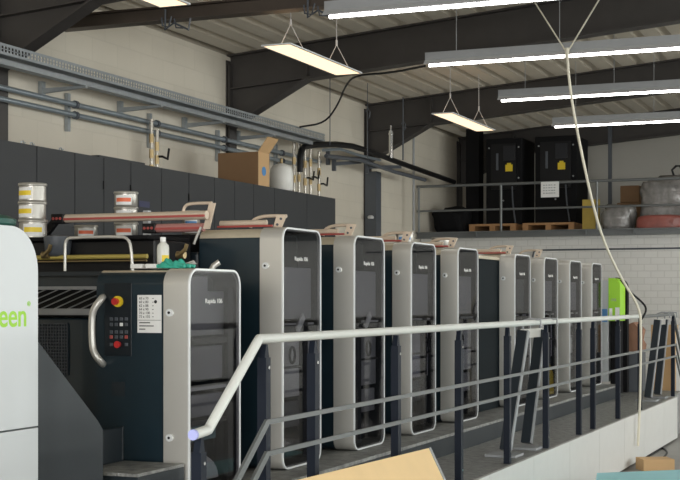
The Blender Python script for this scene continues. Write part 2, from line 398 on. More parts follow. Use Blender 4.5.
# ---------------------------------------------------------------- lamps
TX0, TX1 = -4.73, 3.6
for i, (ly, lab) in enumerate(((11.14, 'long white fluorescent lamp line nearest, cut off by the top edge'), (13.85, 'long white fluorescent lamp line second from the front'),
                               (16.65, 'long white fluorescent lamp line third from the front'), (19.45, 'long white fluorescent lamp line farthest back'))):
    t = thing('fluorescent_lamp', lab, 'lamp', group='fluorescent lamp lines')
    z = 4.22
    MB().prism([(ly-.05, z+.03), (ly-.10, z-.015), (ly-.095, z-.02), (ly-.04, z+.02), (ly+.04, z+.02), (ly+.095, z-.02), (ly+.10, z-.015), (ly+.05, z+.03)], 'x', TX0, TX1).build('reflector', 'lgrey', t)
    MB().box(TX0, TX1, ly-.05, ly+.05, z+.03, z+.11).build('housing', 'grey', t)
    MB().cyl((TX0+.03, ly, z-.02), (TX1-.03, ly, z-.02), .015, seg=12).build('tube', 'tube', t, 40)
    for x in (-4.4, -3.3, -1.9, -.4, 1.1, 2.6):
        MB().cyl((x, ly, z+.11), (x, ly, roofz(x)-.0), .004, seg=6).build('hanger_wire', 'grey', t)
for (x0, x1, ya, yb, lab) in ((-5.92, -5.62, 8.35, 10.3, 'warm glowing flat panel lamp at the top edge of the picture'),
                              (-5.90, -5.58, 12.25, 14.15, 'warm glowing flat panel lamp hung under the brown crossbeam'),
                              (-5.94, -5.64, 17.6, 19.65, 'warm glowing flat panel lamp hung farthest back')):
    t = thing('panel_lamp', lab, 'lamp', group='warm panel lamps'); z = 4.215
    MB().ringprism([(x0, ya), (x1, ya), (x1, yb), (x0, yb)], [(x0+.02, ya+.02), (x1-.02, ya+.02), (x1-.02, yb-.02), (x0+.02, yb-.02)], 'z', z, z+.015).build('frame', 'rim', t)
    MB().box(x0+.02, x1-.02, ya+.02, yb-.02, z+.002, z+.012).build('diffuser', 'panel', t)
    xm = (x0+x1)/2
    for yy in (ya+.35, yb-.35):
        m = MB(); 
        m.tube([(x0+.02, yy, z+.012), (xm, yy+.0, z+.27)], .004, 6); m.tube([(x1-.02, yy, z+.012), (xm, yy, z+.27)], .004, 6)
        m.tube([(xm, yy, z+.27), (xm, yy, roofz(xm))], .005, 6); m.cyl((xm, yy, z+.26), (xm, yy, z+.32), .012, seg=8)
        m.build('suspension_wire', 'lgrey', t)
# lamp clamps on the support beam
for (cx_, lab) in ((-6.72, 'black wire clamp on the brown crossbeam above the wall cable tray'), (-5.2, 'black wire clamp on the brown crossbeam near the lit panel lamp')):
    m = MB(); y = 11.8; z = 4.46
    m.tube([(cx_, y, z+.10), (cx_, y, z-.10), (cx_+.12, y-.04, z-.05), (cx_+.28, y-.04, z-.13), (cx_+.30, y-.04, z-.02)], .011, 6)
    m.tube([(cx_-.04, y, z+.02), (cx_-.03, y, z-.06), (cx_+.05, y-.02, z-.08), (cx_+.08, y-.02, z+.02)], .009, 6)
    m.tube([(cx_+.10, y, z), (cx_+.12, y, z-.09), (cx_+.2, y, z-.1)], .008, 6)
    tag(m.build('wire_clamp', 'dgrey'), lab, 'clamp', 'wire clamps on the crossbeam')
# white rope / hose hanging from the lamp line
pts = [at(567, 54, Y=13.6), at(569, 80, Y=13.6), at(574, 115, Y=13.7), at(584, 165, Y=13.7), at(594, 210, Y=13.8), at(605, 245, Y=14.0), at(622, 280, Y=14.3), at(640, 308, Y=14.4), at(641, 330, Y=14.4), at(640, 400, Y=14.4), at(638, 446, Y=14.4)]
tag(MB().tube(pts, .014, 8, smooth=2).build('hanging_hose', 'rope', None, 60), 'cream coloured air hose hanging from the roof down to the railing', 'hose')
pts = [at(621, 280, Y=14.35), at(630, 292, Y=14.5), at(640, 300, Y=14.6), at(647, 308, Y=14.6), at(644, 316, Y=14.55), at(640, 321, Y=14.5)]
tag(MB().tube(pts, .011, 8, smooth=2).build('black_cable', 'black', None, 60), 'short black cable loop beside the hose at the handrail', 'cable')
m = MB(); p0 = at(567, 53, Y=13.7)
m.tube([p0, at(532, -2, Y=13.7)], .008, 6); m.tube([p0, at(600, -2, Y=13.7)], .008, 6); m.tube([p0+Vector((0, 0, .05)), p0-Vector((0, 0, .06))], .022, 8)
tag(m.build('rope_sling', 'rope'), 'V-shaped cord sling above the hose, tied under the roof', 'cord')
tag(MB().tube([at(300, 127, X=-7.4), at(325, 123, X=-7.3), at(338, 105, X=-6.9), at(346, 84, X=-6.5), at(356, 75, X=-6.2), at(390, 73, X=-5.6), at(425, 66, X=-4.85)], .013, 8, smooth=2).build('lamp_cable', 'black', None, 60),
    'black cable sagging from the wall tray up to the fluorescent lamp', 'cable')
for (px_, y0, y1, xx, lab) in ((330, 78, 145, -7.2, 'thin rod hanging behind the warm panel lamp'), (367.5, 78, 158, -7.3, 'thin hooked rod hanging left of the wall column'), (403, 75, 160, -7.3, 'thick dark rod hanging right of the wall column')):
    a = at(px_, y1, X=xx); zt = roofz(xx)
    m = MB().tube([a, (a.x, a.y, zt)], .006 if px_ < 400 else .012, 6)
    if px_ > 340: m.tube([(a.x-.03, a.y, zt-.42), (a.x, a.y, zt-.36), (a.x+.04, a.y, zt-.42), (a.x+.03, a.y, zt-.5), (a.x, a.y, zt-.52)], .009, 6)
    tag(m.build('hanging_rod', 'dgrey'), lab, 'rod', 'rods hanging from the roof')

# ---------------------------------------------------------------- wall services
def railbracket(y, z, lab):
    t = tag(MB().box(-7.995, -7.95, y-.03, y+.03, z-.09, z+.09).prism([(-7.95, z+.02), (-7.45, z+.02), (-7.45, z), (-7.95, z-.03)], 'y', y-.02, y+.02).build('tray_bracket', 'galv'), lab, 'bracket', 'wall brackets under the cable tray')
TZ = 1.72+.304*7.5
def tray(x0, x1, z0, ya, yb, name, lab, hole=True):
    t = thing(name, lab, 'cable tray')
    h = .095 if hole else .045
    m = MB(); m.box(x0, x1, ya, yb, z0, z0+.004).build('tray_floor', 'galv', t)
    m = MB(); m.box(x0, x0+.004, ya, yb, z0+.004, z0+h).box(x0, x0+.03, ya, yb, z0+h, z0+h+.004); m.build('wall_side', 'galv', t)
    m = MB(); m.box(x1-.004, x1, ya, yb, z0+.004, z0+.024).box(x1-.004, x1, ya, yb, z0+h-.02, z0+h)
    y = ya
    m.box(x1-.004, x1, ya, yb, z0+.045, z0+.052)
    while hole and y < yb: m.box(x1-.004, x1, y, y+.022, z0+.024, z0+h-.02); y += .05
    if not hole: m.box(x1-.004, x1, ya, yb, z0+.024, z0+h-.02)
    m.box(x1-.02, x1, ya, yb, z0+h, z0+h+.004)
    m.build('front_side', 'galv', t)
YT1 = at(325, 135, X=-7.45).y
tray(-7.78, -7.45, TZ-.095, 6.0, YT1, 'cable_tray', 'perforated galvanised cable tray, upper one along the wall')
tray(-7.60, -7.50, TZ-.17, 6.0, YT1-.3, 'cable_tray', 'plain galvanised cable tray just under the perforated one', False)
m = MB()
for k in range(5): m.tube([(-7.72+.05*k, 6.0, TZ-.075), (-7.72+.05*k+.01, 10, TZ-.07), (-7.72+.05*k, 14, TZ-.075), (-7.72+.05*k, YT1-.2, TZ-.075)], .014, 6)
tag(m.build('cable_bundle', 'dgrey'), 'grey cables lying in the perforated tray', 'cables')
for px_, lab in ((48, 'tray bracket leftmost, beside the first steel column'), (126, 'tray bracket between the first and second pipe clamps'), (190, 'tray bracket left of the cardboard box'), (243, 'tray bracket above the cardboard box')):
    railbracket(at(px_, 100, X=-7.9).y, TZ-.20, lab)
pz1, pz2 = 1.72+.2532*7.88, 1.72+.2395*7.88
YP = at(232, 140, X=-7.88).y
tag(MB().cyl((-7.88, 6, pz1), (-7.88, YP+2.8, pz1), .027, seg=14).build('water_pipe', 'pipe', None, 40), 'upper of the two grey pipes along the wall', 'pipe')
tag(MB().cyl((-7.88, 6, pz2), (-7.88, YP+2.0, pz2), .027, seg=14).build('water_pipe', 'pipe', None, 40), 'lower of the two grey pipes along the wall', 'pipe')
for px_, lab in ((68, 'pipe clamp rail leftmost on the wall'), (150, 'pipe clamp rail beside the brass valves'), (218, 'pipe clamp rail left of the cardboard box'), (276, 'pipe clamp rail above the white tank')):
    y = at(px_, 110, X=-7.97).y
    t = thing('pipe_clamp', lab, 'clamp', group='pipe clamps on the wall')
    MB().box(-7.995, -7.955, y-.025, y+.025, pz2-.16, pz1+.12).build('rail', 'galv', t)
    m = MB()
    for z in (pz1, pz2): m.cyl((-7.88, y-.02, z), (-7.88, y+.02, z), .042, seg=14).box(-7.955, -7.90, y-.01, y+.01, z-.012, z+.012)
    m.build('clamp_ring', 'dgrey', t)
def valve(px_, ztop, zbot, x, lab, lever=True):
    y = at(px_, 130, X=x).y; t = thing('valve_pipe', lab, 'pipe', group='vertical valve pipes')
    MB().cyl((x, y, zbot), (x, y, ztop), .021, seg=12).build('riser', 'silver2', t, 40)
    h = ztop-zbot
    for f in (.28, .5, .72): MB().cyl((x, y, zbot+h*f-.05), (x, y, zbot+h*f+.05), .027, seg=8).build('brass_fitting', 'brass', t, 40)
    if lever: MB().tube([(x+.03, y, zbot+h*.55), (x+.07, y, zbot+h*.55), (x+.08, y+.1, zbot+h*.55-.02), (x+.08, y+.13, zbot+h*.55+.1)], .014, 6).build('lever', 'black', t)
CT = 3.057
valve(151.5, pz1+.02, CT-.1, -7.80, 'brass-fitted riser nearest the second pipe clamp', False)
valve(157, pz2+.02, CT-.1, -7.80, 'brass-fitted riser with black lever beside the second pipe clamp')
for k, (px_, zt, lv) in enumerate(((294, 3.92, 0), (299, 3.97, 0), (305, 3.90, 1), (310.5, 3.95, 1), (319, 3.82, 1))):
    valve(px_, zt, 2.8, -7.72, ['riser next to the white tank', 'second riser from the white tank', 'third riser from the white tank', 'fourth riser from the white tank', 'riser farthest right of the white tank with bent black lever'][k], lv)
# insulated black pipes
pts = [at(300, 172, X=-7.6), at(300, 152, X=-7.6), at(306, 145, X=-7.58), at(345, 144, X=-7.5), at(372, 152, X=-7.5), at(400, 163, X=-7.5), at(440, 177, X=-7.5), at(454, 182, X=-7.5)]
tag(MB().tube(pts, .042, 12, smooth=1).build('insulated_pipe', 'black', None, 60), 'thick black insulated pipe running from the risers to the storage floor', 'pipe')
pts = [at(326, 156, X=-7.45), at(360, 160, X=-7.45), at(395, 172, X=-7.45), at(425, 180, X=-7.45)]
tag(MB().tube(pts, .03, 8).build('dark_pipe', 'dgrey', None, 60), 'thinner dark pipe below the insulated pipe', 'pipe')
pts = [at(323, 150, X=-7.6), at(340, 149, X=-7.6), at(358, 155, X=-7.6), at(380, 160, X=-7.6)]
tag(MB().tube(pts, .022, 8).build('grey_pipe', 'pipe', None, 60), 'thin grey pipe alongside the insulated pipe', 'pipe')
for k, (pa, ya, pb, yb) in enumerate(((328, 154, 373, 155), (334, 160, 360, 158), (367, 163, 400, 163))):
    a = at(pa, ya+4, X=-7.75+.1*k); b = at(pb, yb+4, X=-7.75+.1*k); 
    tag(MB().bar(a, b, .05, .05).bar((a.x, a.y, a.z-.1), (a.x, a.y, a.z+.1), .05, .05, (1, 0, 0)).build('support_arm', 'dgrey'),
        ['dark support arm left under the insulated pipe', 'short dark support arm below the insulated pipe', 'dark support arm crossing the wall column'][k], 'bracket', 'support arms of the pipes')
a = at(391, 158, X=-7.4)
tag(MB().cyl(a, (a.x, a.y, a.z+.42), .035, seg=14).cyl((a.x, a.y, a.z+.42), (a.x, a.y, a.z+.50), .015, seg=8).cyl((a.x, a.y, a.z+.36), (a.x, a.y, a.z+.38), .042, seg=14).build('filter_cartridge', 'chrome', None, 40), 'upright shiny metal cylinder above the insulated pipe', 'cylinder')
tag(MB().tube([(-7.8, at(408, 240, X=-7.9).y, 2.9), (-7.8, at(408, 240, X=-7.9).y, 4.6)], .02, 8).build('wall_pipe', 'grey'), 'thin vertical pipe on the wall right of the steel column', 'pipe')
ys = at(378.5, 200, X=-7.78).y
tag(MB().box(-7.97, -7.78, ys-.1, ys+.12, 0, 3.75).build('cable_duct', 'dgrey'), 'dark grey vertical duct against the steel column', 'duct')
tag(MB().lathe([(.045, 0), (.05, .02), (.05, .03), (.03, .05)], (-7.85, ys-.16, 3.0)).build('round_knob', 'lgrey', None, 40), 'small round fitting on the dark vertical duct', 'fitting')

# ---------------------------------------------------------------- cabinets
seams = [-20, 37, 75, 104, 131, 161.6, 189, 214.7, 234.8, 253.7, 274.7, 307, 335.6]
labs = ['charcoal switch cabinet leftmost, cut by the left edge', 'charcoal switch cabinet behind the stack of three ink cans', 'charcoal switch cabinet right of the three-can stack',
        'charcoal switch cabinet behind the middle can stack', 'charcoal switch cabinet with a small dark blue plate', 'charcoal switch cabinet second from the left of the cardboard box',
        'charcoal switch cabinet left of the cardboard box', 'charcoal switch cabinet under the cardboard box left edge', 'charcoal switch cabinet under the cardboard box',
        'charcoal switch cabinet under the right side of the box', 'charcoal switch cabinet under the white tank', 'charcoal switch cabinet at the far end of the row']
CX = -7.0
ysm = [at(p, 200, X=CX).y for p in seams]
for i in range(12):
    a, b = ysm[i], ysm[i+1]
    t = thing('switch_cabinet', labs[i], 'cabinet', (0, 0, 0), 'charcoal switch cabinets along the wall')
    MB().box(CX-.55, CX-.022, a+.003, b-.003, .53, CT).build('body', 'cabd', t)
    MB().box(CX-.02, CX, a+.006, b-.006, .60, CT-.0, .003).build('door', 'cab', t)
    MB().box(CX, CX+.015, (b-.05), (b-.03), 1.9, 2.1).build('handle', 'black', t)
    if i in (2, 3, 5):
        MB().box(CX, CX+.012, b-.02, b-.004, CT-.3, CT-.22).build('hinge', 'black', t)
    if i == 4: MB().box(CX, CX+.004, a+.15, a+.35, CT-.42, CT-.36).build('name_plate', mat('dim_blue_plate', (.045, .05, .12), .4), t)
struct(MB().box(-7.98, -6.5, 4, 21, 0, .53).build('trim_rear_platform', 'dgrey'))
tag(MB().box(CX-.5, CX-.05, ysm[3]+.0, ysm[4]+.35, CT+.001, CT+.028).build('cover_plate', 'cab'), 'flat dark cover plate lying on the cabinets', 'plate')
for p, lab in ((24, 'wire loop hook leftmost on top of the cabinets'), (33, 'second wire loop hook on the cabinets'), (62, 'wire loop hook right of the other two')):
    y = at(p, 140, X=CX-.1).y
    tag(MB().tube([(CX-.1, y-.04, CT+.002), (CX-.1, y-.04, CT+.035), (CX-.1, y-.01, CT+.04), (CX-.1, y, CT+.02), (CX-.1, y+.02, CT+.03)], .006, 6).build('lifting_hook', 'galv'), lab, 'hook', 'hooks on the cabinets')
# cardboard box on the cabinets
t = thing('cardboard_box', 'open brown cardboard box with round blue sticker on top of the cabinets', 'box')
fy = at(258, 170, X=-7.05).y; by = at(269.5, 170, X=-7.05).y; fx = at(218, 170, Y=fy).x
bz0, bz1 = CT+.002, CT+.40
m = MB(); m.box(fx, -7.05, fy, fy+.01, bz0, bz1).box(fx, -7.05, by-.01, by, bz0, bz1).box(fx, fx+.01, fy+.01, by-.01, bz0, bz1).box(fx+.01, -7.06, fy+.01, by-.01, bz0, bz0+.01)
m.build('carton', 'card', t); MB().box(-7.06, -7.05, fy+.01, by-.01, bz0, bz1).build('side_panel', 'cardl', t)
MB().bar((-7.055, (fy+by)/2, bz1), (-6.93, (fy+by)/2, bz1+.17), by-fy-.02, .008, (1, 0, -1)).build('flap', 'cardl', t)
yc = (fy+by)/2; MB().cyl((-7.049, yc, bz0+.18), (-7.046, yc, bz0+.18), .055, seg=20).build('round_sticker', 'blue', t)
# tank
a = at(281.5, 180, X=-7.35)
t = thing('pressure_tank', 'white domed tank standing on the cabinets beside the box', 'tank')
MB().lathe([(.08, 0), (.13, .03), (.14, .05), (.15, .06), (.15, .26), (.14, .32), (.11, .36), (.05, .385), (.02, .39)], (-7.35, a.y, CT-.02+.022)).build('shell', 'tank', t, 50)
MB().cyl((-7.35, a.y, CT+.388), (-7.35, a.y, CT+.45), .02, seg=10).build('valve_stem', 'brass', t)

# ---------------------------------------------------------------- walkway platform and plinth
DX = -2.64
t = thing('walkway_platform', 'raised tread-plate walkway along the press with pale grey side panels', 'platform')
YD0, YD1 = 5.45, 17.25
MB().box(-3.285, DX-.03, YD0, YD1, .49, .53).build('tread_plate', 'tread', t)
MB().box(-3.285, DX-.05, YD0+.02, YD1-.02, .0, .488).build('substructure', 'blackm', t)
y = YD0
while y < YD1-.2:
    y2 = min(y+1.2, YD1); MB().box(DX-.028, DX, y+.003, y2-.003, .03, .532).build('side_panel', 'fascia', t); y = y2
for k in range(2): MB().box(-3.25, DX-.11, YD0-.26*(k+1), YD0-.26*k-.005, 0, .53-.18*(k+1)).build('step', 'tread', t)
t = thing('press_plinth', 'dark kick-plate plinth that the press towers stand on', 'plinth')
MB().box(-6.4, -3.29, 4.3, 17.0, .0, .66).build('core', 'navy2', t)
MB().box(-6.4, -3.295, 4.3, 17.0, .662, .685).build('top_plate_or_glint', 'tread', t)
for (pl, lab) in ((0, 0), (6.2, 1)):
    t = thing('hook_ladder', ['dark two-rail hook-on ladder leaning on the handrail, nearer one', 'dark two-rail hook-on ladder at the far end of the walkway'][lab], 'ladder', (0, pl, 0), 'hook-on ladders')
    T = [at(523, 331, X=-2.79), at(540, 330, X=-2.79)]; B = [at(505, 450, Z=.575), at(526, 443, Z=.575)]
    for k in range(2):
        MB().bar(T[k], B[k], .05, .075, (1, 0, 0)).build('rail', 'postdark', t)
        MB().bar(T[k]+Vector((.044, 0, 0)), B[k]+Vector((.044, 0, 0)), .05, .010, (1, 0, 0)).build('edge_strip', 'grey', t)
        MB().tube([T[k]+Vector((0, 0, -.02)), T[k]+Vector((0, 0, .08)), T[k]+Vector((.05, 0, .095)), T[k]+Vector((.14, 0, .09)), T[k]+Vector((.145, 0, .03))], .009, 8).build('hook', 'grey', t)
        MB().box(B[k].x-.12, B[k].x+.12, B[k].y-.14, B[k].y+.1, .532, .55).build('foot_plate', 'grey', t)
    MB().bar(T[0]+Vector((0, -.02, -.02)), T[1]+Vector((0, .02, -.02)), .03, .07).build('cross_plate', 'silver', t)

# ---------------------------------------------------------------- railing
rg = thing('walkway_railing', 'white handrail with dark blue posts and two grey lower rails along the walkway', 'railing')
X = -2.70; HZ = 1.545
ys_ = at(259, 338, X=X).y; ye = at(638, 317, X=X).y; yend = at(673, 316, X=X).y
foot = at(208, 430, X=X); foot2 = at(194, 434.7, X=X)
MB().tube([foot2, foot2*.12+foot*.88, foot, foot+(Vector((X, ys_, HZ))-foot)*.04, Vector((X, ys_, HZ))+(foot-Vector((X, ys_, HZ)))*.05, (X, ys_, HZ), (X, ys_+.06, HZ), (X, ye, HZ)], .022, 16).build('handrail', 'rail', rg, 50)
MB().cyl(foot2+Vector((0, -.012, 0)), foot2+Vector((0, .001, 0)), .0225, seg=18).build('end_cap', 'cap', rg)
MB().tube([(X, ye, HZ-.005), (X, yend, HZ), (X, yend+.05, HZ-.02), (X, yend+.75, HZ-.55)], .018, 10).build('thin_handrail', 'railg', rg, 50)
for z in (1.172, 1.030):
    MB().bar((X+.035, ys_, z), (X+.035, yend, z), .012, .022).build('lower_rail', 'railg', rg)
    d = (foot-Vector((X, ys_, HZ))); d = d/d.length
    MB().bar((X+.035, ys_+.01, z), Vector((X+.035, ys_+.01, z))+d*.75, .014, .034).build('stair_rail', 'railg', rg)
    MB().bar((X+.035, yend, z), (X+.035, yend+.6, z-.43), .018, .03).build('stair_rail', 'railg', rg)
def post(y, ztop, z0=.533):
    w = .024
    o = MB().box(X-.0225, X+.022, y-w, y+w, z0, ztop-.085).prism([(y-w, ztop-.085), (y+w, ztop-.085), (y+.008, ztop-.025), (y-.008, ztop-.025)], 'x', X-.015, X+.015).build('post', 'post', rg)
    MB().cyl((X+.022, y, ztop-.13), (X+.027, y, ztop-.13), .008, seg=10).cyl((X+.022, y, .62), (X+.027, y, .62), .008, seg=10).build('bolt', 'chrome', o)
for p in (264, 313, 396, 459, 507.5, 546, 579, 593, 618, 640, 673):
    y = at(p, 340, X=X).y; post(y, HZ)
y = at(199, 450, X=X).y; post(y, foot.z, .0)
# leaning plywood board
t = thing('plywood_board', 'pale yellow plywood board leaning on the walkway railing in the foreground', 'board')
A_ = Vector((-2.62, 7.66, .845)); B_ = Vector((-2.62, 5.75, .885)); lean = Vector((.42, 0, -.84))
def quadslab(a, b, c, d, n, m, name, parent):
    q = MB(); V = [q.b.verts.new(v) for v in (a, b, c, d)]+[q.b.verts.new(Vector(v)+n) for v in (a, b, c, d)]
    for f in ((0, 1, 2, 3), (7, 6, 5, 4), (0, 4, 5, 1), (1, 5, 6, 2), (2, 6, 7, 3), (3, 7, 4, 0)): q.b.faces.new([V[i] for i in f])
    return q.build(name, m, parent)
n_ = Vector((.018, 0, .009))
quadslab(A_, B_, B_+lean, A_+lean, n_, 'wood', 'panel', t)
quadslab(A_+Vector((0, .002, 0)), A_+Vector((0, .03, 0)), A_+lean+Vector((0, .03, 0)), A_+lean+Vector((0, .002, 0)), n_*1.2, 'grey', 'edge_band', t)

# ---------------------------------------------------------------- press units
GX = -3.5; BX = -3.65; SX = -4.07
TOPZ, BOTZ = 2.163, .69
def top_glint_strip(y0, w, z1, r, a0=168):  # outline of the painted lamp reflection wrapping the curved top edge
    o = []; i_ = []
    for k in range(8):
        a = math.radians(a0-(a0-90)*k/7); c = (y0+.012+r-.01, z1-.012-(r-.01))
        o.append((c[0]+(r-.005)*math.cos(a), c[1]+(r-.005)*math.sin(a))); i_.append((c[0]+(r-.0095)*math.cos(a), c[1]+(r-.0095)*math.sin(a)))
    o.append((y0+w-r-.02, z1-.007)); i_.append((y0+w-r-.02, z1-.0115))
    return o+i_[::-1]
def door_tower(t, y0, w, z0, z1, r=.075, seed=0, txt=True, kind=0):
    """dark hollow side cover, silver band, pale rim, smoked glass door"""
    y1 = y0+w; rnd = random.Random(seed)
    out = rrect(y0, y1, z0, z1, r); inn = rrect(y0+.018, y1-.018, z0+.018, z1-.018, r-.018)
    MB().ringprism(out, inn, 'x', BX, GX-.004).build('door_band', 'silver', t, 30)
    MB().ringprism(rrect(y0+.0185, y1-.0185, z0+.0185, z1-.0185, r-.018), rrect(y0+.022, y1-.022, z0+.022, z1-.022, r-.021), 'x', BX, GX-.0125).build('door_liner', 'liner', t, 30)
    MB().ringprism(out, rrect(y0+.011, y1-.011, z0+.011, z1-.011, r-.011), 'x', GX-.004, GX+.006).build('door_rim', 'rim', t, 30)
    MB().prism(rrect(y0+.0115, y1-.0115, z0+.0115, z1-.0115, r-.0115), 'x', GX-.0035, GX+.002).build('door_glass', 'glass', t)
    o2 = rrect(y0+.012, y1-.012, z0+.0, z1-.012, r-.01); i2 = rrect(y0+.03, y1-.03, z0+.018, z1-.03, r-.025)
    MB().ringprism(o2, i2, 'x', SX, BX-.002).prism(i2, 'x', SX+.001, SX+.02).build('side_cover', 'navy', t, 30)
    # lock knobs on band
    zs = [z1-.235] if z1 > 2 else [z1-.235, z1-.235-.66]
    for z in zs:
        k = MB().cyl((BX+.04, y0-.012, z), (BX+.04, y0, z), .020, seg=16).build('lock', 'rim', t, 40)
        MB().cyl((BX+.04, y0-.016, z), (BX+.04, y0-.0121, z), .007, seg=10).build('keyhole', 'black', k)
    # inside works seen through the glass
    xi = GX-.030; ya, yb = y0+.034, y1-.034
    def slab(n, mt, u0, u1, v0, v1, d=0, th=.03): return MB().box(xi-d-th, xi-d, ya+(yb-ya)*u0, ya+(yb-ya)*u1, v0, v1, .004).build(n, mt, t)
    if kind == 9:
        slab('upper_panel', 'inpan', 0, .52, z1-.36, z1-.04, .02); slab('upper_panel', 'inpan', .54, 1, z1-.36, z1-.12, .03)
        slab('cross_bar', 'black', 0, 1, z1-.405, z1-.375, .0)
        slab('drawer_panel', 'inpan', 0, .85, z1-.60, z1-.42, .02)
        slab('shelf', 'inlight', 0, .9, z1-.655, z1-.635, 0, .08)
        slab('lower_panel', 'inpan', 0, .85, z1-.80, z1-.68, .02)
        slab('cross_bar', 'black', 0, 1, z1-.84, z1-.82, .0)
        slab('teal_panel', mat('dull_teal_panel', (.12, .30, .34), .5), 0, .7, z1-.93, z1-.85, .02)
        MB().prism([(ya, z0+.05)]+[(ya+.40*math.cos(math.radians(90-a)), z0+.05+.17*math.sin(math.radians(90-a))) for a in range(0, 91, 10)], 'x', xi-.10, xi-.02).build('curved_guard', 'inlight', t, 40)
        slab('upright', 'black', .87, .98, z0+.04, z1-.1, -.01)
    else:
        lit = ('inlight', 'inpan', 'inlight2')[kind % 3]
        slab('upper_panel', 'inpan' if kind != 4 else 'dgrey', 0, 1, z1-.56, z1-.24, .02)
        slab('shelf', 'inlight', 0, 1, z1-.60, z1-.585, 0, .08)
        slab('upright', 'black', (.62, .02, .62, .1, .5, .55, .6, .3)[kind], (.76, .30, .78, .22, .62, .66, .7, .42)[kind], z0+.04, z1-.58, -.012)
        slab('drawer_panel', lit, 0, 1, z0+.62, z0+.78, .02); slab('drawer_panel', lit, 0, 1, z0+.43, z0+.605, .02)
        slab('cross_bar', 'black', 0, 1, z0+.607, z0+.618, .0); slab('cross_bar', 'black', 0, 1, z0+.80, z0+.83, .0)
        slab('lower_panel', 'inpan' if kind % 2 else 'dgrey', 0, 1, z0+.24, z0+.40, .03)
        rc = (.32, .55, .85, .3, .3, .3, .3, .3)[kind]
        MB().tube([(xi+.012, y0+w*rc+.038*math.cos(a*PI/8), z0+.69+.05*math.sin(a*PI/8)) for a in range(16)], .008, 6, closed=True).build('ring_handle', 'black', t, 60)
        MB().cyl((xi-.10, ya, z0+.13), (xi-.10, yb, z0+.13), .06, seg=18).build('cylinder', 'silver2', t, 40)
        if kind in (0, 1): MB().bar((xi+.01, y0+w*.45, z0+.84), (xi+.01, y0+w*.62, z0+.93), .01, .05).build('paper_scrap', 'white', t)
    if txt:
        text('lettering', 'Rapida 106', .036, (GX+.0035, y0+w*.30, z1-(.20 if z1 > 2 else .185)), R_PX, 'white', t, 1.25)

ulabs = ['first tall press tower from the left, just behind the low console', 'second tall press tower from the left', 'third tall press tower from the left',
         'fourth tall press tower, directly before the dark gap', 'fifth tall press tower, right after the dark gap', 'sixth tall press tower, third from the far end',
         'seventh tall press tower, second from the far end', 'last tall press tower at the far end beside the green unit']
uy = [7.56, 8.72, 9.88, 11.05, 12.85, 14.0, 15.16, 16.32]
for i, y0 in enumerate(uy):
    t = thing('printing_unit', ulabs[i]+', silver and smoked glass', 'printing unit', (-3.8, y0, .69), 'printing units of the press')
    before = set(C.objects)
    w = .585 if i < 7 else .56
    door_tower(t, y0, w, BOTZ, TOPZ, seed=i, kind=i)
    # inner machine body and recessed link panel
    step = (uy[i+1]-y0) if i < 7 and i != 3 else 1.1
    MB().box(-6.35, SX-.01, y0+.02, y0+min(step, 1.15)-.02, .70, 2.02, .02).build('machine_body', 'navy2', t)
    if i < 7: MB().box(SX+.01, -3.86, y0+w+.005, y0+min(step, 1.15)-.01, .69, 2.08).build('link_panel', 'navy', t)
    if i < 7: MB().box(SX+.01, -3.80, y0+w+.005, y0+min(step, 1.15)-.01, .69, .92).build('foot_box', 'navy2', t)
    # beige strip painting the lamp glint, roller, bracket and loop handle on top
    if i < 6:
        MB().prism(top_glint_strip(y0, w, TOPZ, .075), 'x', SX+.003, BX-.004).build('top_plate_or_glint', 'beige', t)
        if i < 5:
            MB().cyl((-4.0, y0+.16, TOPZ+.035), (-3.68, y0+.16, TOPZ+.035), .019, seg=14).build('guard_roller', 'pink', t, 40)
            MB().cyl((-4.0, y0+.12, TOPZ+.014), (-3.62, y0+.12, TOPZ+.014), .007, seg=10).build('red_bar', 'redr', t, 40)
        br = MB().prism([(-3.655, TOPZ+.006), (-3.60, TOPZ+.006), (-3.565, TOPZ+.085), (-3.63, TOPZ+.085)], 'y', y0+.20, y0+.215).build('bracket_plate', 'pink', t)
        for (u, v) in ((-3.625, .025), (-3.60, .06)): MB().cyl((u, y0+.194, TOPZ+v), (u, y0+.20, TOPZ+v), .008, seg=10).build('bolt', 'dgrey', br)
        MB().tube([(-3.83, y0+.24, TOPZ+.01), (-3.82, y0+.24, TOPZ+.055), (-3.76, y0+.24, TOPZ+.08), (-3.66, y0+.24, TOPZ+.083), (-3.58, y0+.24, TOPZ+.078)], .011, 8, smooth=1).build('loop_handle', 'pink', t, 60)
        if i == 4: MB().box(-3.9, -3.67, y0+.3, y0+.5, TOPZ+.008, TOPZ+.04).build('tray', 'beige', t)
    if i == 5:
        MB().prism([(y0+.05, BOTZ+.03), (y0+.5, BOTZ+.03), (y0+.46, BOTZ+.25), (y0+.3, BOTZ+.36), (y0+.1, BOTZ+.2)], 'x', -3.53, -3.515).build('yellow_guard', 'yellow', t)
        MB().bar((-3.511, y0+.1, BOTZ+.12), (-3.511, y0+.5, BOTZ+.12), .006, .03).build('black_stripe', 'black', t)
    for o in set(C.objects)-before:
        if o.parent == t: o.data.transform(Matrix.Translation(-Vector(t.location)))
        elif o.parent and o.parent.parent == t: o.data.transform(Matrix.Translation(-Vector(t.location)))
